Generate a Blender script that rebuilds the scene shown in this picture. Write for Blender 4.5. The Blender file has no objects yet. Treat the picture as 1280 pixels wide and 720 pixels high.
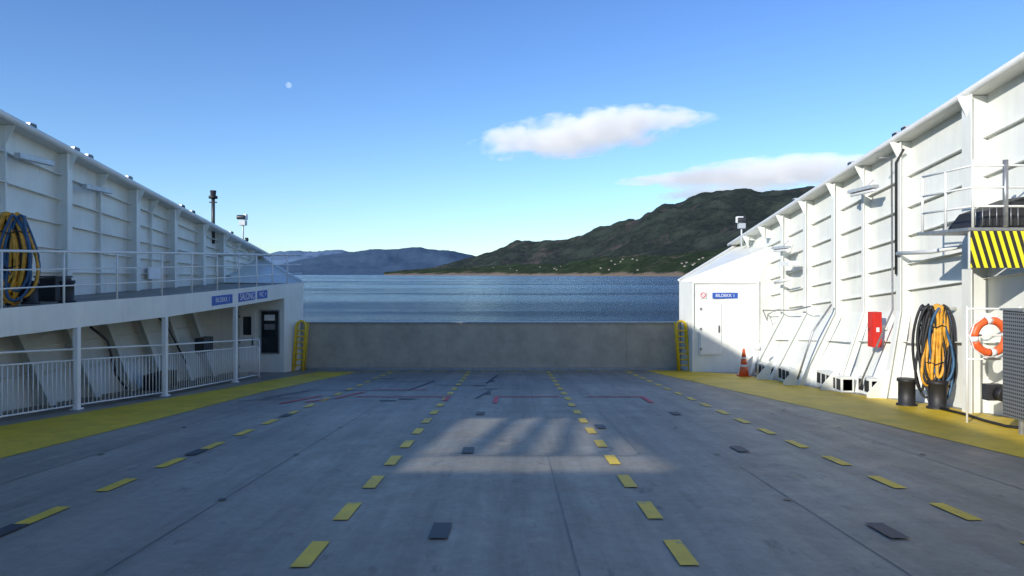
import bpy, bmesh, math, random
from mathutils import Vector, noise
random.seed(4)
scene = bpy.context.scene
F = 853.33
HC = 1.9
SL = 0.0703          # deck sheer (falls towards the bow)
AX, AY, EL = 0.66, 0.7513, 21.0
TAN = math.tan(math.radians(EL))
def dz(y): return -SL * y
def wtop(y): return HC + 6.10 - 0.16 * y
def balc(y): return 1.2 + 0.0225 * (y - 13)

# ------------------------------------------------------------------ materials
def nt(name):
    m = bpy.data.materials.new(name); m.use_nodes = True
    t = m.node_tree; b = t.nodes['Principled BSDF']
    return m, t, b
def N(t, kind, **kw):
    n = t.nodes.new(kind)
    for k, v in kw.items(): setattr(n, k, v)
    return n
def noise_tex(t, scale, detail=4, rough=0.55, stretch=(1, 1, 1)):
    g = N(t, 'ShaderNodeNewGeometry'); mp = N(t, 'ShaderNodeMapping')
    mp.inputs['Scale'].default_value = stretch
    t.links.new(g.outputs['Position'], mp.inputs['Vector'])
    n = N(t, 'ShaderNodeTexNoise'); n.inputs['Scale'].default_value = scale
    n.inputs['Detail'].default_value = detail; n.inputs['Roughness'].default_value = rough
    t.links.new(mp.outputs['Vector'], n.inputs['Vector'])
    return n.outputs['Fac']
def ramp(t, fac, stops):
    r = N(t, 'ShaderNodeValToRGB'); e = r.color_ramp.elements
    e[0].position, e[0].color = stops[0][0], (*stops[0][1], 1)
    e[1].position, e[1].color = stops[-1][0], (*stops[-1][1], 1)
    for p, c in stops[1:-1]:
        x = e.new(p); x.color = (*c, 1)
    t.links.new(fac, r.inputs['Fac']); return r.outputs['Color']
def mix(t, fac, a, b, mode='MIX'):
    m = N(t, 'ShaderNodeMix', data_type='RGBA', blend_type=mode)
    for s, v in ((m.inputs[0], fac), (m.inputs[6], a), (m.inputs[7], b)):
        if hasattr(v, 'is_output'): t.links.new(v, s)
        elif isinstance(v, (int, float)): s.default_value = v
        else: s.default_value = (*v, 1)
    return m.outputs[2]
def bump(t, b, h, strength, dist):
    bp = N(t, 'ShaderNodeBump'); bp.inputs['Strength'].default_value = strength
    bp.inputs['Distance'].default_value = dist
    t.links.new(h, bp.inputs['Height']); t.links.new(bp.outputs['Normal'], b.inputs['Normal'])
def simple(name, col, rough=0.5, metal=0.0, var=0.15, scale=6, bmp=0.0):
    m, t, b = nt(name)
    d = tuple(c * (1 - var) for c in col); l = tuple(min(1, c * (1 + var)) for c in col)
    f = noise_tex(t, scale, 5)
    t.links.new(ramp(t, f, [(0.3, d), (0.7, l)]), b.inputs['Base Color'])
    b.inputs['Roughness'].default_value = rough; b.inputs['Metallic'].default_value = metal
    if bmp: bump(t, b, f, bmp, 0.02)
    return m
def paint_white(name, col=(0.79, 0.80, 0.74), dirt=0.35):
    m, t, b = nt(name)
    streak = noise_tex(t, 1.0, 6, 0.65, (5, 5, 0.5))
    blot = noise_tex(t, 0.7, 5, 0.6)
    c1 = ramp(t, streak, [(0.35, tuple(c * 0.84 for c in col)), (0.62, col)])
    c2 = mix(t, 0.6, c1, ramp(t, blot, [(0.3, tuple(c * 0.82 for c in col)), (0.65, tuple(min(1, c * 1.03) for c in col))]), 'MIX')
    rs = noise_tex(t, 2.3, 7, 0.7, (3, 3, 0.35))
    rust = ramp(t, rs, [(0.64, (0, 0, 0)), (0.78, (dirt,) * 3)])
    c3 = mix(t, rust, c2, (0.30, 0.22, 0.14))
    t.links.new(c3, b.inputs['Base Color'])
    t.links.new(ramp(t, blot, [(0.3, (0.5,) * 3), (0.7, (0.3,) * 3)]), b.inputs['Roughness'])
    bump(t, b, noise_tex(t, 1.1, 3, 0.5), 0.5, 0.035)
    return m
WHITE = paint_white('white_ship_paint')
WHITE2 = paint_white('white_rail_paint', (0.81, 0.81, 0.77), 0.2)
SHADEW = paint_white('shaded_white_paint', (0.62, 0.63, 0.58), 0.5)  # darker copy of the white paint, shade put into its colour
BLACK = simple('black_rubber', (0.018, 0.018, 0.02), 0.55)
DARKM = simple('dark_metal', (0.06, 0.06, 0.065), 0.45, 0.4)
GREYM = simple('grey_metal', (0.32, 0.33, 0.34), 0.4, 0.6, 0.2, 12)
YEL = simple('yellow_paint', (0.78, 0.52, 0.02), 0.45, 0, 0.12, 8)
HOSEY = simple('yellow_hose', (0.66, 0.32, 0.03), 0.5, 0, 0.3, 9)
HOSEB = simple('blue_hose', (0.03, 0.10, 0.2), 0.5)
RED = simple('red_paint', (0.62, 0.03, 0.02), 0.4, 0, 0.1)
ORANGE = simple('orange_plastic', (0.80, 0.13, 0.03), 0.45, 0, 0.1)
BLUE = simple('blue_sign', (0.03, 0.10, 0.42), 0.4, 0, 0.05)
SIGNW = simple('sign_white', (0.8, 0.8, 0.8), 0.4, 0, 0.03)
GLASS = simple('dark_window', (0.02, 0.025, 0.03), 0.08)
LAMPM = simple('lamp_housing', (0.5, 0.52, 0.53), 0.35, 0.2)

def deck_mat():
    m, t, b = nt('deck_paint')
    big = noise_tex(t, 0.28, 6, 0.6)
    tyre = noise_tex(t, 1.0, 6, 0.7, (2.2, 0.12, 1))
    fine = noise_tex(t, 9, 8, 0.75)
    scuff = noise_tex(t, 1.7, 9, 0.78)
    c = ramp(t, big, [(0.3, (0.235, 0.215, 0.175)), (0.55, (0.30, 0.275, 0.227)), (0.75, (0.37, 0.34, 0.28))])
    c = mix(t, 0.65, c, ramp(t, tyre, [(0.32, (0.5,) * 3), (0.6, (1.08,) * 3)]), 'MULTIPLY')
    c = mix(t, 0.55, c, ramp(t, fine, [(0.3, (0.7,) * 3), (0.7, (1.2,) * 3)]), 'MULTIPLY')
    s = ramp(t, scuff, [(0.57, (0, 0, 0)), (0.70, (0.7,) * 3)])
    c = mix(t, s, c, (0.42, 0.39, 0.33))
    s2 = ramp(t, noise_tex(t, 2.9, 7, 0.7, (1.3, 0.5, 1)), [(0.29, (0.75,) * 3), (0.40, (0, 0, 0))])
    c = mix(t, s2, c, (0.09, 0.085, 0.075))
    t.links.new(c, b.inputs['Base Color'])
    t.links.new(ramp(t, scuff, [(0.3, (0.42,) * 3), (0.7, (0.68,) * 3)]), b.inputs['Roughness'])
    bump(t, b, fine, 0.35, 0.01)
    return m
DECK = deck_mat()
def worn(name, col, lo=0.36, hi=0.44, under=(0.25, 0.23, 0.19)):
    m, t, b = nt(name)
    n1 = noise_tex(t, 4.5, 9, 0.75)
    base = mix(t, 1.0, col, ramp(t, noise_tex(t, 1.2, 6, 0.7), [(0.3, (0.72,) * 3), (0.7, (1.1,) * 3)]), 'MULTIPLY')
    c = mix(t, ramp(t, n1, [(lo, (0.9,) * 3), (hi, (0, 0, 0))]), base, under)
    t.links.new(c, b.inputs['Base Color']); b.inputs['Roughness'].default_value = 0.55
    bump(t, b, n1, 0.2, 0.01)
    return m
MYEL = worn('yellow_marking', (0.85, 0.58, 0.03))
MSTRIP = worn('yellow_walkway', (0.74, 0.50, 0.015), 0.30, 0.42, (0.36, 0.28, 0.06))
MBLK = worn('black_marking', (0.02, 0.026, 0.045), 0.3, 0.36)
MSEAM = worn('plate_seam', (0.12, 0.115, 0.10), 0.4, 0.5)
MRED = worn('red_marking', (0.65, 0.03, 0.05), 0.28, 0.38)
GATEM = worn('grey_gate_paint', (0.43, 0.385, 0.30), 0.3, 0.45, (0.34, 0.315, 0.25))

def hazard():
    m, t, b = nt('hazard_stripes')
    g = N(t, 'ShaderNodeNewGeometry'); sp = N(t, 'ShaderNodeSeparateXYZ'); t.links.new(g.outputs['Position'], sp.inputs[0])
    a = N(t, 'ShaderNodeMath', operation='MULTIPLY_ADD'); t.links.new(sp.outputs['Z'], a.inputs[0]); a.inputs[1].default_value = 0.3
    t.links.new(sp.outputs['X'], a.inputs[2])
    s = N(t, 'ShaderNodeMath', operation='MULTIPLY'); t.links.new(a.outputs[0], s.inputs[0]); s.inputs[1].default_value = 7.0
    fr = N(t, 'ShaderNodeMath', operation='FRACT'); t.links.new(s.outputs[0], fr.inputs[0])
    gt = N(t, 'ShaderNodeMath', operation='GREATER_THAN'); t.links.new(fr.outputs[0], gt.inputs[0]); gt.inputs[1].default_value = 0.5
    t.links.new(mix(t, gt.outputs[0], (0.02, 0.02, 0.02), (0.78, 0.68, 0.02)), b.inputs['Base Color'])
    b.inputs['Roughness'].default_value = 0.4
    return m
HAZ = hazard()
def perforated():
    m, t, b = nt('perforated_metal')
    g = N(t, 'ShaderNodeNewGeometry'); mp = N(t, 'ShaderNodeMapping'); mp.inputs['Scale'].default_value = (22, 22, 22)
    mp.inputs['Rotation'].default_value = (0, math.radians(45), 0)
    t.links.new(g.outputs['Position'], mp.inputs['Vector'])
    v = N(t, 'ShaderNodeTexVoronoi'); v.inputs['Randomness'].default_value = 0; v.inputs['Scale'].default_value = 1
    t.links.new(mp.outputs['Vector'], v.inputs['Vector'])
    c = ramp(t, v.outputs['Distance'], [(0.32, (0.03,) * 3), (0.4, (0.23, 0.24, 0.25))])
    t.links.new(c, b.inputs['Base Color']); b.inputs['Roughness'].default_value = 0.4; b.inputs['Metallic'].default_value = 0.4
    return m
PERF = perforated()

# ------------------------------------------------------------------ mesh builder
class MB:
    def __init__(s): s.v = []; s.f = []; s.m = []; s.mats = []; s.sm = []
    def mi(s, m):
        if m not in s.mats: s.mats.append(m)
        return s.mats.index(m)
    def poly(s, pts, mat):
        b = len(s.v); s.v += [tuple(p) for p in pts]; s.f.append(tuple(range(b, b + len(pts)))); s.m.append(s.mi(mat)); s.sm.append(False)
    def hexa(s, p, mat):   # p: 4 bottom + 4 top
        b = len(s.v); s.v += [tuple(q) for q in p]
        for f in ((0, 3, 2, 1), (4, 5, 6, 7), (0, 1, 5, 4), (1, 2, 6, 5), (2, 3, 7, 6), (3, 0, 4, 7)):
            s.f.append(tuple(b + i for i in f)); s.m.append(s.mi(mat)); s.sm.append(False)
    def box(s, x0, x1, y0, y1, z0, z1, mat):
        s.hexa([(x0, y0, z0), (x1, y0, z0), (x1, y1, z0), (x0, y1, z0), (x0, y0, z1), (x1, y0, z1), (x1, y1, z1), (x0, y1, z1)], mat)
    def beam(s, p0, p1, w, h, mat, up=(0, 0, 1)):
        p0 = Vector(p0); p1 = Vector(p1); d = (p1 - p0).normalized(); u = Vector(up)
        if abs(d.dot(u)) > 0.98: u = Vector((0, 1, 0))
        sd = d.cross(u).normalized(); u = sd.cross(d).normalized()
        a = sd * w / 2; c = u * h / 2
        s.hexa([p0 - a - c, p0 + a - c, p1 + a - c, p1 - a - c, p0 - a + c, p0 + a + c, p1 + a + c, p1 - a + c], mat)
    def prism(s, pts, off, mat):
        off = Vector(off); a = [Vector(p) for p in pts]; b = [p + off for p in a]; n = len(a)
        i = len(s.v); s.v += [tuple(p) for p in a + b]; k = s.mi(mat)
        s.f.append(tuple(range(i, i + n))); s.f.append(tuple(range(i + 2 * n - 1, i + n - 1, -1)))
        for j in range(n):
            s.f.append((i + j, i + (j + 1) % n, i + n + (j + 1) % n, i + n + j))
        s.m += [k] * (n + 2); s.sm += [False] * (n + 2)
    def tube(s, pts, r, mat, seg=8, closed=False, radii=None):
        P = [Vector(p) for p in pts]; n = len(P); b = len(s.v); k = s.mi(mat); ref = None
        for i in range(n):
            if closed: d = P[(i + 1) % n] - P[i - 1]
            else: d = P[min(i + 1, n - 1)] - P[max(i - 1, 0)]
            d.normalize()
            if ref is None:
                ref = Vector((0, 0, 1)) if abs(d.z) < 0.9 else Vector((1, 0, 0))
            a = (ref - d * ref.dot(d)).normalized(); ref = a; c = d.cross(a)
            rr = radii[i] if radii else r
            for j in range(seg):
                th = 2 * math.pi * j / seg
                s.v.append(tuple(P[i] + a * math.cos(th) * rr + c * math.sin(th) * rr))
        for i in range(n if closed else n - 1):
            for j in range(seg):
                i2 = (i + 1) % n
                s.f.append((b + i * seg + j, b + i * seg + (j + 1) % seg, b + i2 * seg + (j + 1) % seg, b + i2 * seg + j)); s.m.append(k); s.sm.append(True)
        if not closed:
            s.f.append(tuple(b + j for j in range(seg))[::-1]); s.f.append(tuple(b + (n - 1) * seg + j for j in range(seg))); s.m += [k, k]; s.sm += [False, False]
    def done(s, name, parent=None, bevel=0.0, solid=0.0):
        me = bpy.data.meshes.new(name); me.from_pydata(s.v, [], s.f)
        for m in s.mats: me.materials.append(m)
        for p, k, q in zip(me.polygons, s.m, s.sm): p.material_index = k; p.use_smooth = q
        bm = bmesh.new(); bm.from_mesh(me); bmesh.ops.recalc_face_normals(bm, faces=bm.faces); bm.to_mesh(me); bm.free()
        o = bpy.data.objects.new(name, me); scene.collection.objects.link(o)
        if parent: o.parent = parent
        if solid:
            q = o.modifiers.new('s', 'SOLIDIFY'); q.thickness = solid; q.offset = 0
        if bevel:
            q = o.modifiers.new('b', 'BEVEL'); q.width = bevel; q.segments = 2; q.limit_method = 'ANGLE'; q.angle_limit = 0.7
        return o
def empty(name, loc=(0, 0, 0)):
    e = bpy.data.objects.new(name, None); scene.collection.objects.link(e); return e
def text(body, loc, size, mat, rot, parent, name='lettering'):
    c = bpy.data.curves.new(name, 'FONT'); c.body = body; c.size = size; c.align_x = 'CENTER'; c.align_y = 'CENTER'; c.extrude = 0.001
    c.materials.append(mat)
    o = bpy.data.objects.new(name, c); o.location = loc; o.rotation_euler = rot; scene.collection.objects.link(o); o.parent = parent
    return o

# ------------------------------------------------------------------ deck
m = MB()
m.hexa([(-12.2, -45, dz(-45) - .4), (10.1, -45, dz(-45) - .4), (10.1, 27.6, dz(27.6) - .4), (-12.2, 27.6, dz(27.6) - .4),
        (-12.2, -45, dz(-45)), (10.1, -45, dz(-45)), (10.1, 27.6, dz(27.6)), (-12.2, 27.6, dz(27.6))], DECK)
m.done('ferry_deck')
def flat(mb, pts, mat, lift=0.004):
    mb.poly([(x, y, dz(y) + lift) for x, y in pts], mat)
def rect(mb, x, y, w, l, mat, lift=0.004):
    flat(mb, [(x - w / 2, y - l / 2), (x + w / 2, y - l / 2), (x + w / 2, y + l / 2), (x - w / 2, y + l / 2)], mat, lift)
def dline(mb, a, b, w, mat, lift=0.004):
    a = Vector(a); b = Vector(b); d = (b - a).normalized(); n = Vector((-d.y, d.x)) * w / 2
    flat(mb, [a - n, b - n, b + n, a + n], mat, lift)
LM = empty('lane_markings')
m = MB()
for X, y0 in ((-1.64, 5.59), (1.38, 5.63), (-4.6, 6.70), (4.44, 6.84)):
    k = -3
    while y0 + 1.262 * k < 26.0:
        rect(m, X + random.uniform(-.01, .01), y0 + 1.262 * k, 0.15, 0.62, MYEL, 0.010); k += 1
for i in range(16):
    rect(m, -7.4 + i * 0.92, 26.6, 0.5, 0.16, MYEL)
m.done('yellow_dashes', LM)
m = MB()
for x, ys in ((-0.65, (6.2, 10.1, 14.2, 18.2, 22)), (3.4, (6.2, 10.2, 14.2)), (-4.6, (6.16, 9.95, 13.9)), (1.6, (12.4,))):
    for y in ys: rect(m, x, y, 0.17, 0.46, MBLK, 0.015)
for x, y in ((-3.0, 16.5), (-2.6, 16.9), (-0.6, 19.4), (-0.95, 20.4), (-4.1, 22.8)):
    rect(m, x, y, 0.42, 0.14, MBLK, 0.015)
m.done('black_marks', LM)
m = MB()
for a, b in (((-4.4, 17.0), (-4.0, 18.6)), ((-4.0, 17.4), (-1.7, 17.4)), ((-4.9, 16.2), (-4.55, 16.9)), ((-1.62, 16.5), (-1.62, 17.5)), ((-.4, 17.4), (1.2, 17.4)), ((-.4, 16.0), (-.4, 17.4)),
             ((1.9, 17.4), (3.3, 17.4)), ((3.3, 16.1), (3.3, 17.4)), ((-5.4, 15.9), (-4.9, 17.6)), ((-3.9, 19.2), (-2.4, 19.2))):
    dline(m, a, b, 0.11, MRED, 0.013)
m.done('red_lines', LM)
m = MB()
for a, b in (((.51, 2), (.51, 9.7)), ((2.99, 2), (3.0, 9.0)), ((-.9, 9.72), (1.75, 9.72)), ((1.75, 9.72), (1.85, 9.9)), ((1.85, 9.9), (1.85, 14.5)), ((-7, 14.5), (7, 14.5)),
             ((-3.1, 4), (-3.1, 14.4)), ((5.8, 4), (5.8, 20)), ((-6.0, 5), (-6.0, 20)), ((-8, 21.8), (7, 21.8)), ((.51, 14.6), (.51, 26))):
    dline(m, a, b, 0.014, MSEAM, 0.003)
m.done('plate_seams', LM)
m = MB()
for a, b in (((-5.6, 19), (-2.9, 19)), ((-2.9, 19), (-2.5, 22)), ((-5.2, 22), (-2.5, 22)), ((-5.6, 19), (-6.2, 17)), ((-6.2, 23), (-3, 23)), ((-1.6, 23.5), (-.2, 23.5)), ((-6.6, 16.4), (-5.2, 17.2)), ((-.9, 17), (-.6, 19)),
             ((-2.2, 20.5), (-1.0, 20.5)), ((-.8, 21.2), (-.5, 24.5)), ((-1.0, 24.5), (1.0, 24.5))):
    dline(m, a, b, 0.07, MBLK, 0.016)
m.done('hatch_outlines', LM)
m = MB()
for i in range(9):
    for X in (-5.9, -3.1, 2.95, 5.9):
        y = 4.8 + i * 2.5
        pts = [(X + .045 * math.cos(a * math.pi / 5), y + .045 * math.sin(a * math.pi / 5)) for a in range(10)]
        flat(m, pts, DARKM, 0.012)
m.done('lashing_sockets', LM)

m = MB()
inner = [(7.4, -5), (7.3, 6), (7.15, 9.5), (6.9, 12.8), (6.58, 15.6), (6.2, 18.5), (5.9, 21), (5.5, 24.5), (5.3, 26.9)]
outer = [(9.95, -5), (9.95, 6), (9.9, 9.5), (9.9, 12.8), (9.7, 15.6), (8.9, 18.5), (8.7, 21), (8.4, 24.5), (6.8, 26.9)]
for i in range(len(inner) - 1): flat(m, [inner[i], outer[i], outer[i + 1], inner[i + 1]], MSTRIP, 0.006)
m.done('yellow_walkway')
m = MB()
inner = [(-7.3, -5), (-7.2, 6), (-7.13, 9.5), (-6.95, 13.3), (-6.8, 18.6), (-6.3, 22.8), (-5.9, 26.0)]
outer = [(-10.4, -5), (-10.2, 6), (-9.9, 9.5), (-9.2, 13.3), (-8.35, 18.6), (-7.9, 22.8), (-7.4, 26.0)]
for i in range(len(inner) - 1): flat(m, [outer[i], inner[i], inner[i + 1], outer[i + 1]], MSTRIP, 0.006)
m.done('yellow_walkway.001')

# ------------------------------------------------------------------ bow gate
G = empty('bow_gate')
m = MB()
zb, zt = dz(27.4), -0.07
m.box(-8.43, 6.75, 27.35, 27.6, zb + .05, zt, GATEM)
m.box(-8.43, 6.75, 27.30, 27.65, zt + .002, zt + .07, GREYM)
for x in (-6.2, -2.6, 1.0, 4.6): m.box(x - .008, x + .008, 27.34, 27.36, zb + .08, zt - .02, GATEM)
m.box(-8.43, 6.75, 27.2, 27.34, zb + .01, zb + .09, GREYM)
m.done('gate_panel', G, 0.01)

# ------------------------------------------------------------------ starboard bulwark
KN = 2.2
def offR(y):
    if y < 15.3: return 0.0
    if y < 21: return 1.15 * ((y - 15.3) / 5.7)
    return 1.15
def rx(y, h): return 10 - offR(y) * max(0, 1 - h / KN)
SB = empty('starboard_bulwark')
m = MB()
ys = [-12, 0, 8, 13.3, 15.3, 18, 21, 24, 26.2]
for a, b in zip(ys[:-1], ys[1:]):
    for h0, h1 in ((-.2, KN), (KN, None)):
        za0, zb0 = dz(a) + h0, dz(b) + h0
        za1 = dz(a) + h1 if h1 else wtop(max(a, 6)); zb1 = dz(b) + h1 if h1 else wtop(max(b, 6))
        xa0, xb0 = rx(a, h0), rx(b, h0)
        m.poly([(xa0, a, za0), (xb0, b, zb0), (10, b, zb1), (10, a, za1)], WHITE)
m.poly([(10, 26.2, dz(26.2) - .4), (10, 30.2, -2.6), (10, 30.2, wtop(30.2)), (10, 26.2, wtop(26.2))], WHITE)
m.done('plating', SB, solid=0.03)
m = MB()
ribY = [7.5, 10.8, 14.35, 17.1, 19.0, 20.6, 22.6, 24.5, 26.3, 28.0]
for i, y in enumerate(ribY):
    top = wtop(y) - .05; dep = 0.42 if i == 2 else 0.30; fl = 0.30 if i == 2 else 0.2
    if i in (4,): dep, fl = .22, .12
    if y > 26.2:
        side = [(10, 3.3), (10, top)]
    else:
        side = [(rx(y, 0), dz(y)), (rx(y, KN), dz(y) + KN), (10, top)]
    inn = [(x - dep, z) for x, z in side]
    pts = [(x, y - .015, z) for x, z in side] + [(x, y - .015, z) for x, z in reversed(inn)]
    m.prism(pts, (0, .03, 0), WHITE)
    for (xa, za), (xb, zb_) in zip(inn[:-1], inn[1:]):
        m.hexa([(xa - .03, y - fl / 2, za), (xa, y - fl / 2, za), (xa, y + fl / 2, za), (xa - .03, y + fl / 2, za),
                (xb - .03, y - fl / 2, zb_), (xb, y - fl / 2, zb_), (xb, y + fl / 2, zb_), (xb - .03, y + fl / 2, zb_)], WHITE)
    if y < 26.2 and i > 2:   # knee plate at the foot
        x = inn[0][0]
        m.prism([(x - .03, y - .012, dz(y)), (x - .45, y - .012, dz(y)), (x - .45, y - .012, dz(y) + .12), (x + .12, y - .012, dz(y) + .75)], (0, .024, 0), WHITE)
    m.prism([(10 - dep, y - .012, top), (10 - dep, y - .012, top - .5), (10 - dep - .25, y - .012, top)], (0, .024, 0), WHITE)
m.done('frames', SB, 0.006)
m = MB()
for f in (0.22, 0.42, 0.52, 0.63, 0.74, 0.86):
    segs = [6, 14.3, 17.1, 20.6, 24.5, 30]
    for a, b in zip(segs[:-1], segs[1:]):
        if f < .35 and a > 24: continue
        def P(y):
            h = f * (wtop(y) - dz(y))
            return (rx(y, h) - .06, y, dz(y) + h)
        if f < .5 and b > 26.2: b = 26.1
        m.beam(P(a), P(b), 0.12, 0.018, WHITE)
m.done('stringers', SB)
m = MB()
a, b = 4, 30.2
m.hexa([(9.62, a, wtop(a) - .03), (10.12, a, wtop(a) - .03), (10.12, b, wtop(b) - .03), (9.62, b, wtop(b) - .03),
        (9.62, a, wtop(a) + .07), (10.12, a, wtop(a) + .07), (10.12, b, wtop(b) + .07), (9.62, b, wtop(b) + .07)], WHITE)
m.tube([(9.6, a, wtop(a) + .03), (9.6, b, wtop(b) + .03)], 0.085, WHITE2, 12)
m.tube([(10.05, a, wtop(a) + .16), (10.05, b, wtop(b) + .16)], 0.05, WHITE2, 10)
m.done('top_rail', SB, 0.01)
# bow locker (starboard)
m = MB()
A = (6.95, 26.2, 1.55); B = (9.35, 26.0, 1.55); C = (9.99, 26.2, 3.0); D = (9.99, 30.1, 3.2); E = (6.77, 27.6, 1.62)
zb = dz(26.5) - .3
m.poly([(6.95, 26.2, zb), (9.35, 26.0, zb), B, A], WHITE)
m.poly([(6.95, 26.2, zb), A, E, (6.77, 27.6, -2.6)], WHITE)
m.poly([A, B, C, D, E], WHITE)
m.poly([(9.35, 26.0, zb), (9.99, 26.2, zb), C, B], WHITE)
m.poly([(6.77, 27.6, -4.5), E, D, (9.99, 30.1, -4.5)], WHITE)
m.done('bow_locker', SB, solid=0.02)
m = MB()
m.beam((6.9, 26.17, 1.6), (9.4, 25.97, 1.6), .08, .1, WHITE2)
m.beam((6.74, 27.6, 1.66), (10, 30.1, 3.26), .1, .08, WHITE2)
m.beam((6.93, 26.15, dz(26.2)), (6.93, 26.15, 1.58), .07, .07, WHITE2)
m.beam((9.37, 25.97, dz(26)), (9.37, 25.97, 1.58), .06, .06, WHITE2)
m.done('locker_trim', SB, 0.01)
m = MB()
def vent(y, w):
    x = rx(y, 0) - .2; z = dz(y)
    m.box(x - .05, x + .3, y - w / 2, y + w / 2, z + .02, z + .46, WHITE)
    n = max(1, int(w / .3))
    for i in range(n):
        c = y - w / 2 + (i + .5) * w / n
        m.box(x - .06, x - .045, c - .11, c + .11, z + .10, z + .40, BLACK)
        m.box(x + .0, x + .25, y - w / 2 - .012, y - w / 2 - .001, z + .10, z + .40, BLACK)
for y, w in ((23.5, 1.3), (21.6, .9), (19.3, 1.5), (17.9, .6)): vent(y, w)
m.done('freeing_ports', SB, 0.006)
m = MB()
m.tube([(9.7, 16.9, 5.0), (9.62, 17.1, 4.7), (9.62, 17.1, 1.9)], 0.03, BLACK)
m.tube([(9.6, 17.0, 2.42), (9.6, 15.6, 2.42), (9.6, 14.6, 2.5)], 0.05, WHITE2)
m.tube([(9.3, 17.3, 4.85), (9.62, 17.3, 4.85), (9.7, 17.4, 1.0), (9.0, 17.7, -1.0)], 0.022, GREYM)
m.tube([(9.45, 25.7, .55), (9.5, 24.6, .6), (9.5, 23, .7), (9.35, 21.4, .9)], 0.025, GREYM)
m.tube([(9.45, 25.7, .55), (9.42, 25.2, .2), (9.3, 24.8, .45), (9.5, 24.6, .6)], 0.02, GREYM)
m.tube([(8.45, 20.2, dz(20) + .2), (8.9, 20.2, .2), (9.5, 20.3, 1.0)], 0.03, GREYM)
m.tube([(8.35, 23.2, dz(23)), (8.35, 23.2, dz(23) + 1.05)], 0.035, WHITE2)
m.tube([(8.25, 23.2, dz(23) + 1.0), (8.45, 23.2, dz(23) + 1.0)], 0.07, WHITE2)
m.tube([(9.4, 24.4, 1.6), (9.4, 23.0, 1.75)], .06, WHITE2)
m.box(9.3, 9.7, 22.9, 23.9, 2.2, 2.34, WHITE2)
m.done('pipes', SB)
def tube_light(y, z):
    e = empty('wall_light_fitting'); mm = MB()
    mm.box(9.35, 9.55, y - .65, y + .65, z, z + .09, LAMPM); mm.tube([(9.45, y - .6, z - .05), (9.45, y + .6, z - .05)], .05, SIGNW)
    mm.beam((9.5, y, z + .08), (9.75, y, z + .3), .04, .04, LAMPM); mm.done('fitting', e, .01)
tube_light(18.4, 4.15); tube_light(24, 2.8)
def floodlight(x, y, z, s=1):
    e = empty('floodlight'); mm = MB(); z -= .04
    mm.tube([(x, y, z), (x, y, z + .12)], .025, DARKM)
    mm.hexa([(x - .09, y - .12, z + .1), (x + .09, y - .12, z + .1), (x + .09, y + .12, z + .1), (x - .09, y + .12, z + .1),
             (x - .06 - .04 * s, y - .1, z + .25), (x + .06 - .04 * s, y - .1, z + .25), (x + .06 - .04 * s, y + .1, z + .25), (x - .06 - .04 * s, y + .1, z + .25)], LAMPM)
    mm.box(x - s * .12 - .01, x - s * .12 + .01, y - .09, y + .09, z + .12, z + .22, GLASS)
    mm.done('lamp', e, .015)
for y in (16.9, 17.3, 19.6, 23.5): floodlight(9.8, y, wtop(y) + .07)

def panel_door(name, x0, x1, y, z0, z1, mat=WHITE2, slope=0.0):
    e = empty(name); mm = MB()
    mm.box(x0 - .05, x1 + .05, y - .02, y + .05, z0 - .05, z1 + .05, WHITE)
    mm.box(x0, x1, y - .055, y - .022, z0, z1, mat)
    for z in (z0 + .2, (z0 + z1) / 2, z1 - .2): mm.box(x0 - .03, x0 + .05, y - .08, y - .056, z - .05, z + .05, GREYM)
    mm.tube([(x1 - .1, y - .09, (z0 + z1) / 2 - .12), (x1 - .1, y - .09, (z0 + z1) / 2 + .12)], .018, DARKM)
    mm.box(x1 - .13, x1 - .07, y - .08, y - .056, (z0 + z1) / 2 - .14, (z0 + z1) / 2 + .14, GREYM)
    mm.done('door_leaf', e, .012)
panel_door('steel_door', 7.2, 8.0, 26.12, -1.15, .78)
def sign(name, x0, x1, y, z0, z1, txt=None, mat=BLUE, sz=.12):
    e = empty(name); mm = MB(); mm.box(x0, x1, y - .012, y, z0, z1, mat)
    mm.done('plate', e, .002)
    if txt: text(txt, ((x0 + x1) / 2, y - .016, (z0 + z1) / 2), sz, SIGNW if mat != SIGNW else BLACK, (math.pi / 2, 0, 0), e)
    return e
sign('deck_sign', 7.65, 8.62, 26.06, .98, 1.2, 'BILDEKK 1', BLUE, .16)
e = sign('no_smoking_sign', 7.18, 7.44, 26.12, .98, 1.24, None, SIGNW)
mm = MB(); mm.tube([(7.31 + .09 * math.cos(a * .5236), 26.1, 1.11 + .09 * math.sin(a * .5236)) for a in range(12)], .014, RED, 6, True)
mm.beam((7.25, 26.1, 1.17), (7.37, 26.1, 1.05), .02, .01, RED); mm.done('ring', e)

def ladder(x, y, lean):
    e = empty('yellow_ladder'); mm = MB(); z0 = dz(y)
    def pt(s, t): return (x + s * .19 + lean * t * .12, y + .25 * t * .3, z0 + t * 1.95)
    path = [pt(-1, 0), pt(-1, .9)] + [pt(-math.cos(a), .9 + .1 * math.sin(a)) for a in (0.5, 1.1, 1.57, 2.0, 2.6)] + [pt(1, .9), pt(1, 0)]
    mm.tube(path, .045, YEL, 8)
    for i in range(1, 8): mm.tube([pt(-1, i * .115), pt(1, i * .115)], .03, YEL, 6)
    mm.done('frame', e)
    mm = MB()
    def pt2(s, t): return (x + s * .19 + lean * t * .12, y + .28 + .07 * t, z0 + t * 1.9)
    mm.tube([pt2(-1, 0), pt2(-1, 1), pt2(1, 1), pt2(1, 0)], .03, YEL, 8); mm.done('back_frame', e)
ladder(6.72, 26.6, -1); ladder(-8.35, 26.6, 1)

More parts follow.
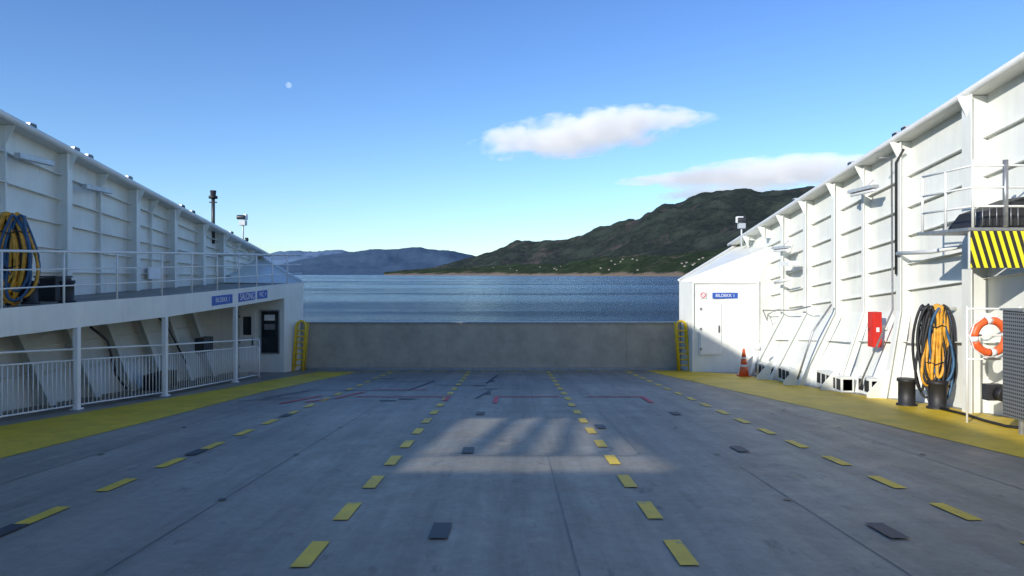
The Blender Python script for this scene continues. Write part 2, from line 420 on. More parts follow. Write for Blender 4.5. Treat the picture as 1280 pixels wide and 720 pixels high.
FC = empty('fire_hose_cabinet'); mm = MB()
x = 9.4
mm.box(x, x + .22, 17.75, 18.05, 0.0, .92, RED); mm.box(x - .015, x - .002, 17.79, 18.01, .04, .88, RED)
mm.box(x + .07, x + .15, 17.735, 17.748, .4, .52, SIGNW); mm.box(x - .03, x - .016, 17.93, 17.96, .4, .5, DARKM)
mm.beam((x + .22, 17.95, .5), (9.85, 17.95, .5), .1, .1, WHITE)
mm.done('cabinet', FC, .015)

def cone(x, y):
    e = empty('traffic_cone'); z = dz(y) + .005; mm = MB()
    mm.box(x - .2, x + .2, y - .2, y + .2, z, z + .04, ORANGE)
    r = lambda h: .17 - .13 * (h / .95)
    for (a, b, q) in ((.04, .34, ORANGE), (.34, .42, SIGNW), (.42, .62, ORANGE), (.62, .68, SIGNW), (.68, .97, ORANGE)):
        mm.tube([(x, y, z + a), (x, y, z + b)], 0, q, 20, radii=[r(a), r(b)])
    mm.done('cone', e)
cone(8.15, 24.0)

def hose_bundle(name, c, u, w, h, spec, seed):
    rnd = random.Random(seed); e = empty(name); c = Vector(c); u = Vector(u).normalized(); n = Vector((u.y, -u.x, 0))
    mm = MB()
    for mat, cnt, r, ox in spec:
        for i in range(cnt):
            ww = w * rnd.uniform(.3, 1) * .5; hh = h * .5 * rnd.uniform(.72, 1.0); o = ox + rnd.uniform(-.1, .1); dp = rnd.uniform(-.16, .16)
            top = c.z + h / 2 - rnd.uniform(0, .08); pts = []; sk = rnd.uniform(-.12, .12); p1 = rnd.uniform(0, 6)
            for k in range(32):
                a = 2 * math.pi * k / 32
                px = ww * math.cos(a) * (0.75 + .25 * -math.sin(a)) + sk * (1 - math.sin(a)) * .5; pz = top - hh + hh * math.sin(a)
                p = Vector((c.x, c.y, pz)) + u * (px + o + .025 * math.sin(3 * a + p1)) + n * (dp + .04 * math.cos(2 * a + p1))
                pts.append(p)
            mm.tube(pts, r, mat, 7, True)
    # lashing bands around the coil
    for zz in (c.z + h * .28, c.z - h * .1):
        mm.tube([tuple(Vector((c.x, c.y, zz + .03 * math.cos(3 * k))) + u * (w * .46 * math.cos(k * .5236)) + n * (.2 * math.sin(k * .5236))) for k in range(12)], .014, BLACK, 6, True)
    mm.done('hose_coils', e)
    mm = MB()
    side = 1 if c.x > 0 else -1
    hp = c + Vector((0, 0, h / 2 - .1))
    mm.tube([tuple(hp - u * .25), tuple(hp + u * .25)], .05, DARKM)
    mm.tube([tuple(hp), (side * (9.98 if side > 0 else 11.9), c.y + .1, hp.z)], .04, WHITE)
    mm.done('hanger', e)
hose_bundle('hose_bundle', (9.42, 15.25, .15), (.93, -.3, 0), .56, 2.15, [(BLACK, 8, .03, -.14), (HOSEY, 13, .034, .05), (BLACK, 5, .028, .18), (HOSEB, 3, .03, .14)], 3)
hose_bundle('hose_bundle.001', (-10.55, 14.4, 2.25), (.9, .3, 0), .72, 1.9, [(HOSEY, 17, .034, 0), (BLACK, 12, .026, -.05), (HOSEB, 4, .03, .1)], 8)
def drum(x, y, z=None, r=.19, h=.62):
    e = empty('mooring_bollard'); mm = MB(); z = dz(y) if z is None else z
    mm.tube([(x, y, z), (x, y, z + .04), (x, y, z + .06), (x, y, z + h - .08), (x, y, z + h - .06), (x, y, z + h)], 0, BLACK, 20, radii=[r * 1.15, r * 1.15, r * .93, r * .93, r * 1.1, r * 1.06])
    mm.done('body', e)
drum(9.02, 15.6); drum(9.35, 15.0); drum(-10.1, 15.5, balc(15) + .02, .15, .5); drum(-10.3, 14.6, balc(15) + .02, .15, .5)
e = empty('equipment_box'); mm = MB(); z = balc(16)
mm.box(-11.2, -10.7, 16.0, 16.6, z, z + .55, BLACK); mm.box(-11.22, -10.68, 15.98, 16.62, z + .555, z + .6, DARKM); mm.done('box', e, .02)
e = empty('floor_cable'); mm = MB()
mm.tube([(9.3, 14.8, dz(14.8) + .03), (9.2, 13.8, dz(13.8) + .03), (9.0, 13, dz(13) + .03), (8.9, 12.3, dz(12.3) + .03), (9.3, 11.5, dz(11.5) + .03)], .03, BLACK); mm.done('cable', e)

# lifebuoy
LB = empty('lifebuoy'); mm = MB(); cx, cy, cz = 8.93, 12.75, .74
K = 40
for q in range(4):
    for k0, k1, mt in ((0, 8, ORANGE), (8, 10, SIGNW)):
        pts = []
        for k in range(k0, k1 + 1):
            a = 2 * math.pi * (q * 10 + k) / K + .3
            pts.append((cx + .3 * math.cos(a), cy, cz + .3 * math.sin(a)))
        mm.tube(pts, .075, mt, 12)
mm.tube([(cx + .39 * math.cos(a * .628) , cy - .02, cz + .39 * math.sin(a * .628)) for a in range(10)], .012, SIGNW, 6, True)
mm.done('ring', LB)
mm = MB()
mm.tube([(8.6, 12.9, dz(12.9)), (8.6, 12.9, 1.3)], .02, WHITE2); mm.tube([(9.6, 12.9, dz(12.9)), (9.6, 12.9, 1.3)], .03, WHITE2)
for z in (1.25, .75, .3): mm.tube([(8.6, 12.9, z), (10, 12.9, z)], .02, WHITE2)
mm.box(8.85, 9.15, 12.7, 12.86, -.45, -.15, DARKM)
mm.tube([(9.05, 12.68, -.32), (9.05, 12.5, -.32)], .13, BLACK, 14)
mm.done('stand', LB)

e = empty('perforated_metal_cabinet'); mm = MB()
mm.box(8.55, 9.6, 11.4, 11.9, dz(11.5) + .25, 1.27, PERF)
for x in (8.6, 9.5): mm.box(x - .03, x + .03, 11.5, 11.56, dz(11.5), dz(11.5) + .25, GREYM)
mm.box(8.51, 9.62, 11.37, 11.93, 1.272, 1.31, GREYM)
mm.done('cabinet', e, .01)

# platform with hazard board
PL = empty('boarding_platform'); mm = MB()
mm.box(8.36, 10, 12.5, 14.1, 2.70, 2.76, GREYM)
for x in (8.42, 9.2, 9.95): mm.beam((x, 12.55, 2.0), (x, 12.55, 2.7), .05, .05, WHITE)
mm.done('floor', PL, .005)
mm = MB(); mm.box(8.37, 10.0, 12.44, 12.47, 2.02, 2.69, HAZ); mm.done('hazard_board', PL, .004)
mm = MB()
for x in (8.45, 9.05, 9.9): mm.tube([(x, 12.52, 2.76), (x, 12.52, 4.0)], .045 if x == 9.05 else .025, GREYM if x == 9.05 else WHITE2)
for y in (13.3, 14.05): mm.tube([(8.45, y, 2.76), (8.45, y, 3.9)], .025, WHITE2)
for z in (3.15, 3.5, 3.9): mm.tube([(8.45, 14.05, z), (8.45, 12.52, z), (10, 12.52, z)], .022, WHITE2)
for k in range(12): mm.tube([(8.5 + k * .13, 12.52, 2.8), (8.5 + k * .13, 12.52, 3.14)], .008, GREYM, 5)
mm.done('guard_rail', PL)
mm = MB()
mm.hexa([(8.75, 12.8, 2.78), (9.8, 12.8, 2.78), (9.8, 13.8, 2.78), (8.75, 13.8, 2.78), (8.95, 12.9, 3.1), (9.8, 12.9, 3.4), (9.8, 13.7, 3.4), (8.95, 13.7, 3.1)], BLACK)
mm.done('winch_cover', PL, .05)

def cctv(x, y, z, h, side):
    e = empty('cctv_camera'); mm = MB()
    mm.tube([(x, y, z), (x, y, z + h)], .04, LAMPM); mm.box(x - .14, x + .14, y - .12, y + .12, z + h, z + h + .22, LAMPM)
    mm.box(x - .2 * side - .02, x + .05, y - .1, y + .1, z + h + .24, z + h + .5, SIGNW)
    mm.tube([(x - .2, y - .14, z + h + .35), (x + .12, y - .14, z + h + .35)], .1, DARKM, 12)
    mm.tube([(x + .1, y, z + h * .3), (x + .22, y, z + h * .3)], .09, GLASS, 10)
    mm.done('head', e, .02)
cctv(9.55, 28.4, wtop(28.4) - .4 , .75, 1); cctv(-11.9, 30.2, wtop(30.2), .9, -1)
e = empty('mast_pole'); mm = MB()
y = 27.3; z = wtop(y) + .2
mm.tube([(-11.95, y, z - .7), (-11.95, y, z + 1.25)], .07, DARKM, 10); mm.tube([(-11.95, y, z + 1.1), (-11.95, y, z + 1.2), (-11.95, y, z + 1.22), (-11.95, y, z + 1.42)], 0, BLACK, 10, radii=[.17, .17, .1, .12])
mm.beam((-12.1, y, z + .95), (-11.8, y, z + .95), .05, .05, BLACK); mm.done('mast', e)

# ------------------------------------------------------------------ port bulwark
PB = empty('port_bulwark')
SHADE_TOP = 10.9  # top of the unseen aft wall, added to shade the deck
def onwall(x, y):
    t = (x + 12) / AX; return Vector((-12, y - AY * t, dz(y) + TAN * t))
H = [onwall(-.95, 13.5), onwall(-1.45, 8.7), onwall(2.1, 8.7), onwall(1.5, 13.5)]  # opening in that wall, shaped to throw the sun patch on deck
m = MB()
YE = 15.93
O = [(-12, YE, -3.2), (-12, -45, -3.2), (-12, -45, SHADE_TOP), (-12, YE, SHADE_TOP)]
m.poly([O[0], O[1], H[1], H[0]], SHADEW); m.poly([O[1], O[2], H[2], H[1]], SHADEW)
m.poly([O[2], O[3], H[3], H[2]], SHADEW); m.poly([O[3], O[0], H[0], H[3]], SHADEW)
m.poly([(-12, YE, -3.2), (-12, 32.6, -3.2), (-12, 32.6, wtop(32.6)), (-12, YE, wtop(YE))], WHITE)
m.done('plating', PB, solid=0.04)
m = MB()
for xa, xb, w in ((-.8, -.1, .36), (-.1, .55, .36), (.6, 1.1, .3), (1.25, 1.75, .24)):  # unseen bars added to cast stripes across the sun patch
    p = [onwall(xa, 9.85), onwall(xa + w, 9.85), onwall(xb + w * .8, 13.6), onwall(xb, 13.6)]
    m.prism([q + Vector((-.03, 0, 0)) for q in p], (.05, 0, 0), WHITE)
p = [onwall(-1.3, 9.7), onwall(2.1, 9.7), onwall(2.1, 9.85), onwall(-1.3, 9.85)]
m.prism([q + Vector((-.08, 0, 0)) for q in p], (.045, 0, 0), WHITE)
m.done('shadow_bars', PB)
m = MB()
ribL = [16.0, 18.0, 19.7, 21.3, 22.5, 23.7, 25.9, 27.7, 29.4, 31]
for i, y in enumerate(ribL):
    z0 = balc(min(y, 27)) if y < 28 else 1.6 + (y - 28) * .3; top = wtop(y) - .04; big = i in (1, 3, 5, 6, 7); dep = .32 if big else .12; fl = .2 if big else .05
    m.box(-12, -12 + dep, y - .015, y + .015, z0, top, WHITE)
    m.box(-12 + dep + .001, -12 + dep + .03, y - fl / 2, y + fl / 2, z0, top, WHITE)
    m.prism([(-12 + dep, y - .012, top), (-12 + dep, y - .012, top - .5), (-12 + dep + .25, y - .012, top)], (0, .024, 0), WHITE)
m.done('frames', PB, .006)
m = MB()
for f in (.17, .33, .5, .67, .84):
    a, b = 13, 31
    def P(y): return (-11.92, y, balc(y) + f * (wtop(y) - balc(y)))
    m.beam(P(a), P(b), .14, .02, WHITE)
m.done('stringers', PB)
m = MB()
a, b = 12, 32.6
m.hexa([(-12.12, a, wtop(a) - .03), (-11.62, a, wtop(a) - .03), (-11.62, b, wtop(b) - .03), (-12.12, b, wtop(b) - .03),
        (-12.12, a, wtop(a) + .07), (-11.62, a, wtop(a) + .07), (-11.62, b, wtop(b) + .07), (-12.12, b, wtop(b) + .07)], WHITE)
m.tube([(-11.6, a, wtop(a) + .03), (-11.6, b, wtop(b) + .03)], 0.085, WHITE2, 12)
m.tube([(-12.05, a, wtop(a) + .17), (-12.05, b, wtop(b) + .17)], .05, WHITE2, 10)
m.done('top_rail', PB, .01)
for y in (16.9, 18.6, 19.2, 21.2, 24.6, 25.4, 28.9): floodlight(-11.95, y, wtop(y) + .14, -1)
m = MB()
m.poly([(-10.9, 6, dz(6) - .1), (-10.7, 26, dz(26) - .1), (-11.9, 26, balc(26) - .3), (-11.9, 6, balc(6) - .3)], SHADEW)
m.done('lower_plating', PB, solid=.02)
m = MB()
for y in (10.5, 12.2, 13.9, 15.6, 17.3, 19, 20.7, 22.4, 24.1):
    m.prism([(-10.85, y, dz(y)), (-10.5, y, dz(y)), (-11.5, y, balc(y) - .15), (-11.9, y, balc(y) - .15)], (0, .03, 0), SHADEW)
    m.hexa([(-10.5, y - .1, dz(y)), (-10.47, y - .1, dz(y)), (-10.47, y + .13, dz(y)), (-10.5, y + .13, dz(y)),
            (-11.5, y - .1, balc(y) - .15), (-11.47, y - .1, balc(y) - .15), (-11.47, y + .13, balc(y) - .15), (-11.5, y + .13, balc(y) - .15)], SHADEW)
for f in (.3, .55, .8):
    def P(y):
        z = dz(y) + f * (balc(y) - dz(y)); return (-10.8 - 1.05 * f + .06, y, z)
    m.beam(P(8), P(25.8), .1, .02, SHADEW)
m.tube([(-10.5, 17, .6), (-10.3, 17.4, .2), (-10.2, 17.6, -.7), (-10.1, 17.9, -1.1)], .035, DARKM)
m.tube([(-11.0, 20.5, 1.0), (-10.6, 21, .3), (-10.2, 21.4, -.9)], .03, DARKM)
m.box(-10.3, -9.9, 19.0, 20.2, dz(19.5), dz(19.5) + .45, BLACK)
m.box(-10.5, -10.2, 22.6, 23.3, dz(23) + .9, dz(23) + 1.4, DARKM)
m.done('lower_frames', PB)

edge = [(-10.35, 8.6), (-9.8, 13.0), (-9.5, 14.9), (-8.95, 17.6), (-8.76, 21.6), (-8.7, 26.0), (-8.45, 27.5)]
BA = empty('side_deck'); m = MB()
for (xa, ya), (xb, yb) in zip(edge[:-1], edge[1:]):
    za, zb = balc(ya), balc(yb)
    m.hexa([(-11.98, ya, za - .1), (xa, ya, za - .1), (xb, yb, zb - .1), (-11.98, yb, zb - .1), (-11.98, ya, za), (xa, ya, za), (xb, yb, zb), (-11.98, yb, zb)], DECK)
    m.hexa([(xa, ya, za - .5), (xa + .04, ya, za - .5), (xb + .04, yb, zb - .5), (xb, yb, zb - .5), (xa, ya, za + .05), (xa + .04, ya, za + .05), (xb + .04, yb, zb + .05), (xb, yb, zb + .05)], WHITE)
m.done('slab_and_fascia', BA)
m = MB()
for (x, y) in ((-10.35, 8.7), (-9.85, 12.4), (-9.5, 14.9), (-8.95, 17.6), (-8.76, 21.6)):
    m.box(x - .06, x + .06, y - .06, y + .06, dz(y) - .02, balc(y) - .49, WHITE2)
    m.box(x - .1, x + .1, y - .1, y + .1, dz(y), dz(y) + .03, WHITE2)
m.done('support_posts', BA, .01)
def lerp_edge(pts, y):
    for (xa, ya), (xb, yb) in zip(pts[:-1], pts[1:]):
        if ya <= y <= yb: return xa + (xb - xa) * (y - ya) / (yb - ya)
    return pts[-1][0]
RL = empty('side_deck_railing'); m = MB()
for hh, r in ((1.15, .028), (.78, .016), (.42, .016)):
    m.tube([(x - .02, y, balc(y) + hh) for x, y in edge], r, WHITE2, 8)
y = 8.7
while y < 27.5:
    x = lerp_edge(edge, y) - .02
    m.tube([(x, y, balc(y)), (x, y, balc(y) + 1.15)], .024, WHITE2, 8); y += 1.47
m.tube([(-8.47, 27.5, balc(27) + 1.15), (-10, 27.55, balc(27) + 1.15), (-11.9, 27.6, balc(27) + 1.15)], .028, WHITE2)
m.done('rails', RL)
LR = empty('bar_railing'); m = MB()
le = [(-10.35, 8.7), (-9.85, 12.4), (-9.5, 14.9), (-8.95, 17.6), (-8.76, 21.6), (-8.74, 23.6)]
for (xa, ya), (xb, yb) in zip(le[:-1], le[1:]):
    L = math.hypot(xb - xa, yb - ya); n = int(L / .125)
    t0, t1 = .03, .97
    f = lambda t, h: (xa + (xb - xa) * t, ya + (yb - ya) * t, dz(ya + (yb - ya) * t) + h)
    m.tube([f(0, 1.32), f(1, 1.32)], .022, WHITE2); m.tube([f(t0, 1.08), f(t1, 1.08)], .018, WHITE2); m.tube([f(t0, .1), f(t1, .1)], .018, WHITE2)
    for i in range(n + 1):
        t = t0 + (t1 - t0) * i / n; m.tube([f(t, .1), f(t, 1.08)], .011, WHITE2, 6)
x, y = le[-1]; m.tube([(x, y, dz(y)), (x, y, dz(y) + 1.32)], .03, WHITE2)
m.done('rails', LR)

PH = empty('deck_house'); m = MB()
z0 = dz(26.5) - .3
m.poly([(-12, 26, z0), (-8.68, 26, z0), (-8.68, 26, balc(26) - .1), (-12, 26, balc(26) - .1)], WHITE)
m.poly([(-8.68, 26, z0), (-8.45, 27.6, -2.6), (-8.45, 27.6, balc(27.6)), (-8.68, 26, balc(26) - .1)], WHITE)
m.poly([(-8.45, 27.6, -4.5), (-12, 32.5, -4.5), (-12, 32.5, 2.7), (-8.45, 27.6, balc(27.6))], WHITE)
m.poly([(-8.45, 27.6, balc(27.6)), (-12, 32.5, 2.7), (-12, 27.6, balc(27.6) + .05)], WHITE)
m.done('walls', PH, solid=.02)
m = MB()
m.beam((-8.45, 27.6, balc(27.6) + .04), (-12, 32.5, 2.75), .1, .1, WHITE2)
m.box(-9.55, -8.83, 25.93, 25.985, -1.12, .55, GREYM); m.box(-9.5, -8.88, 25.91, 25.928, -1.07, .5, GLASS)
for zz in (-.2, .15): m.box(-9.4, -9.0, 25.9, 25.908, zz, zz + .22, SIGNW if zz > 0 else GREYM)
m.done('window', PH, .008)
panel_door('cabin_door', -10.35, -9.75, 25.98, -1.8, .5)
mm = MB(); mm.box(-10.2, -9.9, 25.9, 25.92, -.4, .3, GLASS); mm.done('door_window', bpy.data.objects['cabin_door'])
def fsign(name, y0, y1, txt, sz):
    e = empty(name); mm = MB(); xa, xb = lerp_edge(edge, y0) + .055, lerp_edge(edge, y1) + .055
    za, zb = balc(y0), balc(y1)
    mm.hexa([(xa - .012, y0, za - .38), (xa, y0, za - .38), (xb, y1, zb - .38), (xb - .012, y1, zb - .38), (xa - .012, y0, za - .1), (xa, y0, za - .1), (xb, y1, zb - .1), (xb - .012, y1, zb - .1)], BLUE)
    mm.done('plate', e)
    ang = math.atan2(y1 - y0, xb - xa)
    text(txt, ((xa + xb) / 2 + .006, (y0 + y1) / 2, (za + zb) / 2 - .24), sz, SIGNW, (math.pi / 2, 0, ang), e)
fsign('lounge_sign', 21.75, 23.1, 'SALONG', .3)
fsign('deck_sign.001', 20.0, 21.3, 'BILDEKK 1', .2)
fsign('toilet_sign', 23.3, 24.2, 'WC +', .25)
e = empty('glint_panel'); mm = MB(); mm.box(-11.85, -11.8, 22.2, 23.0, 1.75, 2.15, SIGNW); mm.done('board', e, .005)  # white panel standing in for a bright square of reflected window light
e = empty('wall_light_fitting.002'); mm = MB()
for y in (16.5, 19.0): mm.box(-11.6, -11.45, y - .6, y + .6, wtop(y) - .75, wtop(y) - .62, LAMPM)
mm.done('fitting', e, .01)

# ------------------------------------------------------------------ water
def water():
    m, t, b = nt('sea_water')
    n1 = noise_tex(t, .03, 11, .74, (.38, 1, 1)); n3 = noise_tex(t, .005, 6, .7, (.22, 1, 1))
    t.links.new(ramp(t, n3, [(.35, (.014, .055, .13)), (.65, (.03, .09, .19))]), b.inputs['Base Color'])
    t.links.new(ramp(t, n3, [(.4, (.05,) * 3), (.6, (.22,) * 3)]), b.inputs['Roughness'])
    b.inputs['IOR'].default_value = 1.33
    bump(t, b, n1, 1.0, 6.0)
    return m
m = MB(); m.poly([(-30000, -2000, -4.2), (30000, -2000, -4.2), (30000, 40000, -4.2), (-30000, 40000, -4.2)], water()); m.done('sea_water')

# ------------------------------------------------------------------ hills
def interp(tab, x):
    if x <= tab[0][0]: return tab[0][1]
    for (a, b), (c, d) in zip(tab[:-1], tab[1:]):
        if x <= c: return b + (d - b) * (x - a) / (c - a)
    return tab[-1][1]
def terrain(name, b0, b1, nu, nv, shore, depth, crest, mat, rough, seed, peak=.65, shape=1.15):
    V = []; Fc = []
    for i in range(nu + 1):
        b = b0 + (b1 - b0) * i / nu; s = interp(shore, b); cr = interp(crest, b)
        R = s + depth * peak; Hc = cr * R + 6
        for j in range(nv + 1):
            v = j / nv; r = s + depth * v; x = b * r
            p = (v / peak) ** shape if v < peak else 1 - ((v - peak) / (1 - peak)) ** 1.5
            k = noise.fractal(Vector((x * .0012 + seed, r * .0012, 0)), 1.0, 2.0, 6)
            k2 = noise.fractal(Vector((x * .006 + seed, r * .006, 5)), .9, 2.0, 5)
            env = min(1, v * 5) * (1 if v < peak else max(0, 1 - (v - peak) * 2))
            rel = 1 if abs(v - peak) > .12 else .35
            z = -4.5 + max(0, Hc * p * (1 + .34 * k * rel * env)) + rough * k2 * env + (6 * env if v > 0 else 0)
            V.append((x, r, z if v > 0 else -5))
    for i in range(nu):
        for j in range(nv):
            a = i * (nv + 1) + j; Fc.append((a, a + nv + 1, a + nv + 2, a + 1))
    me = bpy.data.meshes.new(name); me.from_pydata(V, [], Fc); me.materials.append(mat)
    for p in me.polygons: p.use_smooth = True
    o = bpy.data.objects.new(name, me); scene.collection.objects.link(o); return o, V
def hillmat(name, dark, light, bare, sc, bare_lo=.6, patch=.5, rock=None):
    m, t, b = nt(name)
    n1 = noise_tex(t, .03 * sc, 8, .8); n2 = noise_tex(t, .005 * sc, 6, .65); n3 = noise_tex(t, .003 * sc, 6, .7)
    c = ramp(t, n1, [(.38, dark), (.62, light)])
    c = mix(t, ramp(t, n2, [(.48, (0, 0, 0)), (.60, (patch,) * 3)]), c, tuple(x * 1.8 for x in light))
    if bare: c = mix(t, ramp(t, n3, [(bare_lo, (0, 0, 0)), (bare_lo + .06, (.75,) * 3)]), c, bare)
    if rock:
        g = N(t, 'ShaderNodeNewGeometry'); sp = N(t, 'ShaderNodeSeparateXYZ'); t.links.new(g.outputs['Position'], sp.inputs[0])
        ma = N(t, 'ShaderNodeMath', operation='MULTIPLY_ADD'); t.links.new(n2, ma.inputs[0]); ma.inputs[1].default_value = -40; t.links.new(sp.outputs['Z'], ma.inputs[2])
        mr = N(t, 'ShaderNodeMapRange'); t.links.new(ma.outputs[0], mr.inputs[0])
        for i, v in zip((1, 2, 3, 4), (-16, -9, 1, 0)): mr.inputs[i].default_value = v
        c = mix(t, mr.outputs[0], c, rock)
    t.links.new(c, b.inputs['Base Color']); b.inputs['Roughness'].default_value = .95
    b.inputs['Specular IOR Level'].default_value = .05
    bump(t, b, n1, 1.0, 26 if bare else 5)
    return m
def pt(px): return (px - 640) / F
def pe(py): return (343 - py) / F
M1 = hillmat('mountain_forest', (.020, .031, .034), (.050, .062, .050), (.105, .088, .088), 1, .54, .4)  # base colours lifted and blued for air haze
M2 = hillmat('headland_forest', (.020, .036, .023), (.052, .074, .034), (.16, .13, .10), 1.6, .58, .4, rock=(.28, .22, .17))
M3 = hillmat('distant_hill', (.046, .082, .14), (.055, .094, .15), None, .5, patch=.1)  # blue air haze mixed into the base colours
M4 = hillmat('far_distant_hill', (.10, .16, .26), (.11, .17, .27), None, .3, patch=.1)  # paler blue haze of greater distance, also in the base colours
crest = [(pt(a), pe(b)) for a, b in ((490, 342), (545, 335), (585, 323), (620, 312), (646, 301), (665, 303), (700, 301), (730, 292), (760, 281), (790, 271), (820, 263), (860, 257), (900, 249), (935, 241), (965, 236), (1010, 235), (1045, 241), (1100, 255), (1280, 290), (1500, 300))]
terrain('mountain', pt(490), pt(1500), 520, 120, [(pt(490), 4600), (pt(650), 3900), (pt(750), 3200), (pt(860), 2600), (pt(1000), 2200), (pt(1500), 1800)], 2200, crest, M1, 22, 3)
crest2 = [(pt(a), pe(b)) for a, b in ((480, 342), (540, 338), (600, 335), (650, 331), (700, 332), (740, 325), (780, 321), (820, 321), (860, 318), (900, 312), (1000, 300), (1500, 290))]
sh2 = [(pt(480), 4300), (pt(650), 3400), (pt(750), 2700), (pt(860), 2100), (pt(1000), 1700), (pt(1500), 1300)]
terrain('wooded_headland', pt(480), pt(1500), 520, 60, sh2, 900, crest2, M2, 12, 11, .6, .7)
crest3 = [(pt(a), pe(b)) for a, b in ((330, 335), (370, 326), (395, 321), (440, 315), (470, 312), (520, 311), (560, 313), (585, 318), (610, 324), (660, 336), (700, 342))]
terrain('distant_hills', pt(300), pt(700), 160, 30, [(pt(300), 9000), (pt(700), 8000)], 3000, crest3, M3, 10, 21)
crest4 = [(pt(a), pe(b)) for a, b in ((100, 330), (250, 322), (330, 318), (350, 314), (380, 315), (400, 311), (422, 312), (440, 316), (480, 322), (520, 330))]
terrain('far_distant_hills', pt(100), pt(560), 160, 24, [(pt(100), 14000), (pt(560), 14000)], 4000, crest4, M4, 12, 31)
VH = empty('village_houses'); m = MB(); rnd = random.Random(5)
RF = simple('roof_tile', (.07, .05, .05), .8)
hs = simple('house_wall', (.40, .37, .32), .7)
bpy.context.view_layer.update()
ho = bpy.data.objects['wooded_headland']
for i in range(24):
    b = pt(rnd.choice((rnd.uniform(600, 720), rnd.uniform(740, 800), rnd.uniform(850, 880)))); s = interp(sh2, b); r = s + 900 * rnd.uniform(.06, .4); x = b * r
    ok, loc, nn, ix = ho.ray_cast(Vector((x, r, 1000)), Vector((0, 0, -1)))
    if not ok: continue
    z = loc.z - 1; w = rnd.uniform(2.5, 4); d = 3; h = 3.5
    m.box(x - w, x + w, r - d, r + d, z, z + h, hs)
    m.prism([(x - w - .3, r - d - .5, z + h), (x - w - .3, r + d + .5, z + h), (x - w - .3, r, z + h + 2.5)], (2 * w + .6, 0, 0), RF)
m.done('houses', VH)

# ------------------------------------------------------------------ clouds
def cloudmat(name, dens, sc, stretch, thr, glow):
    m = bpy.data.materials.new(name); m.use_nodes = True; t = m.node_tree; t.nodes.clear()
    out = N(t, 'ShaderNodeOutputMaterial'); v = N(t, 'ShaderNodeVolumePrincipled')
    t.links.new(v.outputs[0], out.inputs['Volume'])
    v.inputs['Color'].default_value = (1, 1, 1, 1); v.inputs['Anisotropy'].default_value = 0
    tc = N(t, 'ShaderNodeTexCoord')
    ln = N(t, 'ShaderNodeVectorMath', operation='LENGTH'); t.links.new(tc.outputs['Object'], ln.inputs[0])
    mp = N(t, 'ShaderNodeMapping'); mp.inputs['Scale'].default_value = stretch; t.links.new(tc.outputs['Object'], mp.inputs['Vector'])
    nz = N(t, 'ShaderNodeTexNoise'); nz.inputs['Scale'].default_value = sc; nz.inputs['Detail'].default_value = 6; nz.inputs['Roughness'].default_value = .62
    t.links.new(mp.outputs['Vector'], nz.inputs['Vector'])
    a = N(t, 'ShaderNodeMath', operation='SUBTRACT'); a.inputs[0].default_value = 1; t.links.new(ln.outputs['Value'], a.inputs[1])
    b = N(t, 'ShaderNodeMath', operation='MULTIPLY_ADD'); t.links.new(nz.outputs['Fac'], b.inputs[0]); b.inputs[1].default_value = 2.2; t.links.new(a.outputs[0], b.inputs[2])
    c = N(t, 'ShaderNodeMath', operation='SUBTRACT', use_clamp=True); t.links.new(b.outputs[0], c.inputs[0]); c.inputs[1].default_value = thr
    d = N(t, 'ShaderNodeMath', operation='MULTIPLY'); t.links.new(c.outputs[0], d.inputs[0]); d.inputs[1].default_value = dens
    t.links.new(d.outputs[0], v.inputs['Density'])
    # emission added in place of light scattered many times inside the vapour
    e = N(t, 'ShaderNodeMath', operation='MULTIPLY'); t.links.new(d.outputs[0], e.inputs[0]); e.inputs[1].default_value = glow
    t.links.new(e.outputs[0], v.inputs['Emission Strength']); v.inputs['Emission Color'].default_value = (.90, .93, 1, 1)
    return m
def cloud(px, py, wpx, hpx, dist, mat, roll, depth=.5):
    me = bpy.data.meshes.new('cloud'); bm = bmesh.new(); bmesh.ops.create_icosphere(bm, subdivisions=3, radius=1); bm.to_mesh(me); bm.free()
    me.materials.append(mat)
    o = bpy.data.objects.new('cloud', me); scene.collection.objects.link(o)
    o.location = (pt(px) * dist, dist, HC + pe(py) * dist); k = dist / F / 2
    o.scale = (wpx * k, wpx * k * depth, hpx * k); o.rotation_euler = (0, -math.radians(roll), 0)
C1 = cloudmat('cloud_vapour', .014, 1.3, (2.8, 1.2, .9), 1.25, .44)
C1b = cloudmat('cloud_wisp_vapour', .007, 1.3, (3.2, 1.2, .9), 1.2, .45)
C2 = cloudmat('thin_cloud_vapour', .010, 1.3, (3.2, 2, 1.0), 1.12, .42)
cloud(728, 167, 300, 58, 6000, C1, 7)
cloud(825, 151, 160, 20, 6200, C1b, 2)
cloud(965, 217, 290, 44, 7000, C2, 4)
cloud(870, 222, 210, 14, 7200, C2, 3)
cloud(890, 243, 150, 16, 7000, C2, 2)

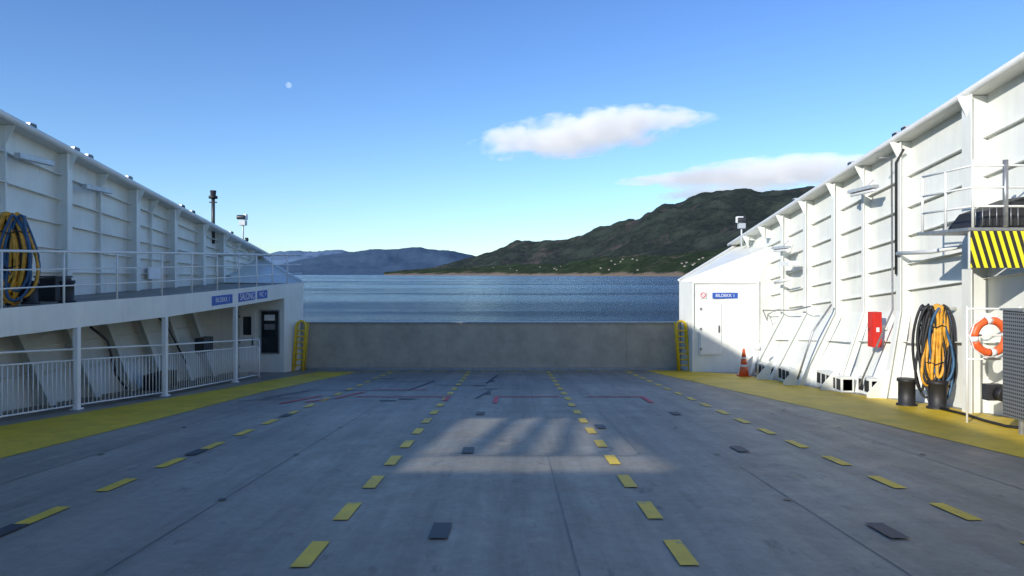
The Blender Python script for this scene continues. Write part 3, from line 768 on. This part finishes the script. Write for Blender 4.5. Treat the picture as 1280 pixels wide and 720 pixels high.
# moon
m, t, b = nt('moon_glow'); t.nodes.clear()
out = N(t, 'ShaderNodeOutputMaterial'); ad = N(t, 'ShaderNodeAddShader'); tr = N(t, 'ShaderNodeBsdfTransparent'); em = N(t, 'ShaderNodeEmission')
tc = N(t, 'ShaderNodeTexCoord'); nz = N(t, 'ShaderNodeTexNoise'); nz.inputs['Scale'].default_value = .02
t.links.new(tc.outputs['Object'], nz.inputs['Vector'])
t.links.new(ramp(t, nz.outputs['Fac'], [(.4, (.03,) * 3), (.6, (.3, .28, .24))]), em.inputs['Color']); em.inputs['Strength'].default_value = .7
t.links.new(tr.outputs[0], ad.inputs[0]); t.links.new(em.outputs[0], ad.inputs[1]); t.links.new(ad.outputs[0], out.inputs['Surface'])
me = bpy.data.meshes.new('moon'); bm = bmesh.new(); bmesh.ops.create_uvsphere(bm, u_segments=24, v_segments=16, radius=30000 * 3.6 / F); bm.to_mesh(me); bm.free(); me.materials.append(m)
o = bpy.data.objects.new('moon', me); o.location = (pt(361) * 30000, 30000, pe(106.5) * 30000); scene.collection.objects.link(o)

# ------------------------------------------------------------------ light
W = bpy.data.worlds.new('World'); scene.world = W; W.use_nodes = True; t = W.node_tree
bg = t.nodes['Background']; sky = N(t, 'ShaderNodeTexSky'); sky.sky_type = 'NISHITA'; sky.sun_disc = False
sky.sun_elevation = math.radians(EL); sky.sun_rotation = math.atan2(-AX, -AY)
sky.air_density = 1.0; sky.dust_density = .2; sky.ozone_density = 2.5
# clear northern air: colour balance of the sky by elevation
tc = N(t, 'ShaderNodeTexCoord'); sp = N(t, 'ShaderNodeSeparateXYZ'); t.links.new(tc.outputs['Generated'], sp.inputs[0])
mul = mix(t, 1.0, sky.outputs[0], ramp(t, sp.outputs['Z'], [(0.0, (.66, .80, .96)), (.10, (.64, .80, 1.0)), (.38, (.52, .70, 1.0)), (.9, (.62, .78, 1.0))]), 'MULTIPLY')
sc = N(t, 'ShaderNodeVectorMath', operation='SCALE'); t.links.new(mul, sc.inputs[0]); sc.inputs['Scale'].default_value = 1.32
t.links.new(sc.outputs[0], bg.inputs['Color']); bg.inputs['Strength'].default_value = .15
L = bpy.data.lights.new('sun', 'SUN'); L.energy = 5.0; L.angle = math.radians(.5); L.color = (1, .95, .86)
o = bpy.data.objects.new('sun', L); scene.collection.objects.link(o)
d = Vector((AX, AY, -TAN)).normalized(); o.rotation_euler = d.to_track_quat('-Z', 'Y').to_euler()
cam = bpy.data.cameras.new('camera'); co = bpy.data.objects.new('camera', cam); scene.collection.objects.link(co)
cam.lens = 24; cam.sensor_width = 36; cam.shift_y = -17 / 1280; cam.clip_end = 60000; cam.clip_start = .05
co.location = (0, 0, HC); co.rotation_euler = (math.pi / 2, 0, 0)
scene.camera = co
scene.view_settings.view_transform = 'Standard'; scene.view_settings.look = 'None'; scene.view_settings.exposure = 0
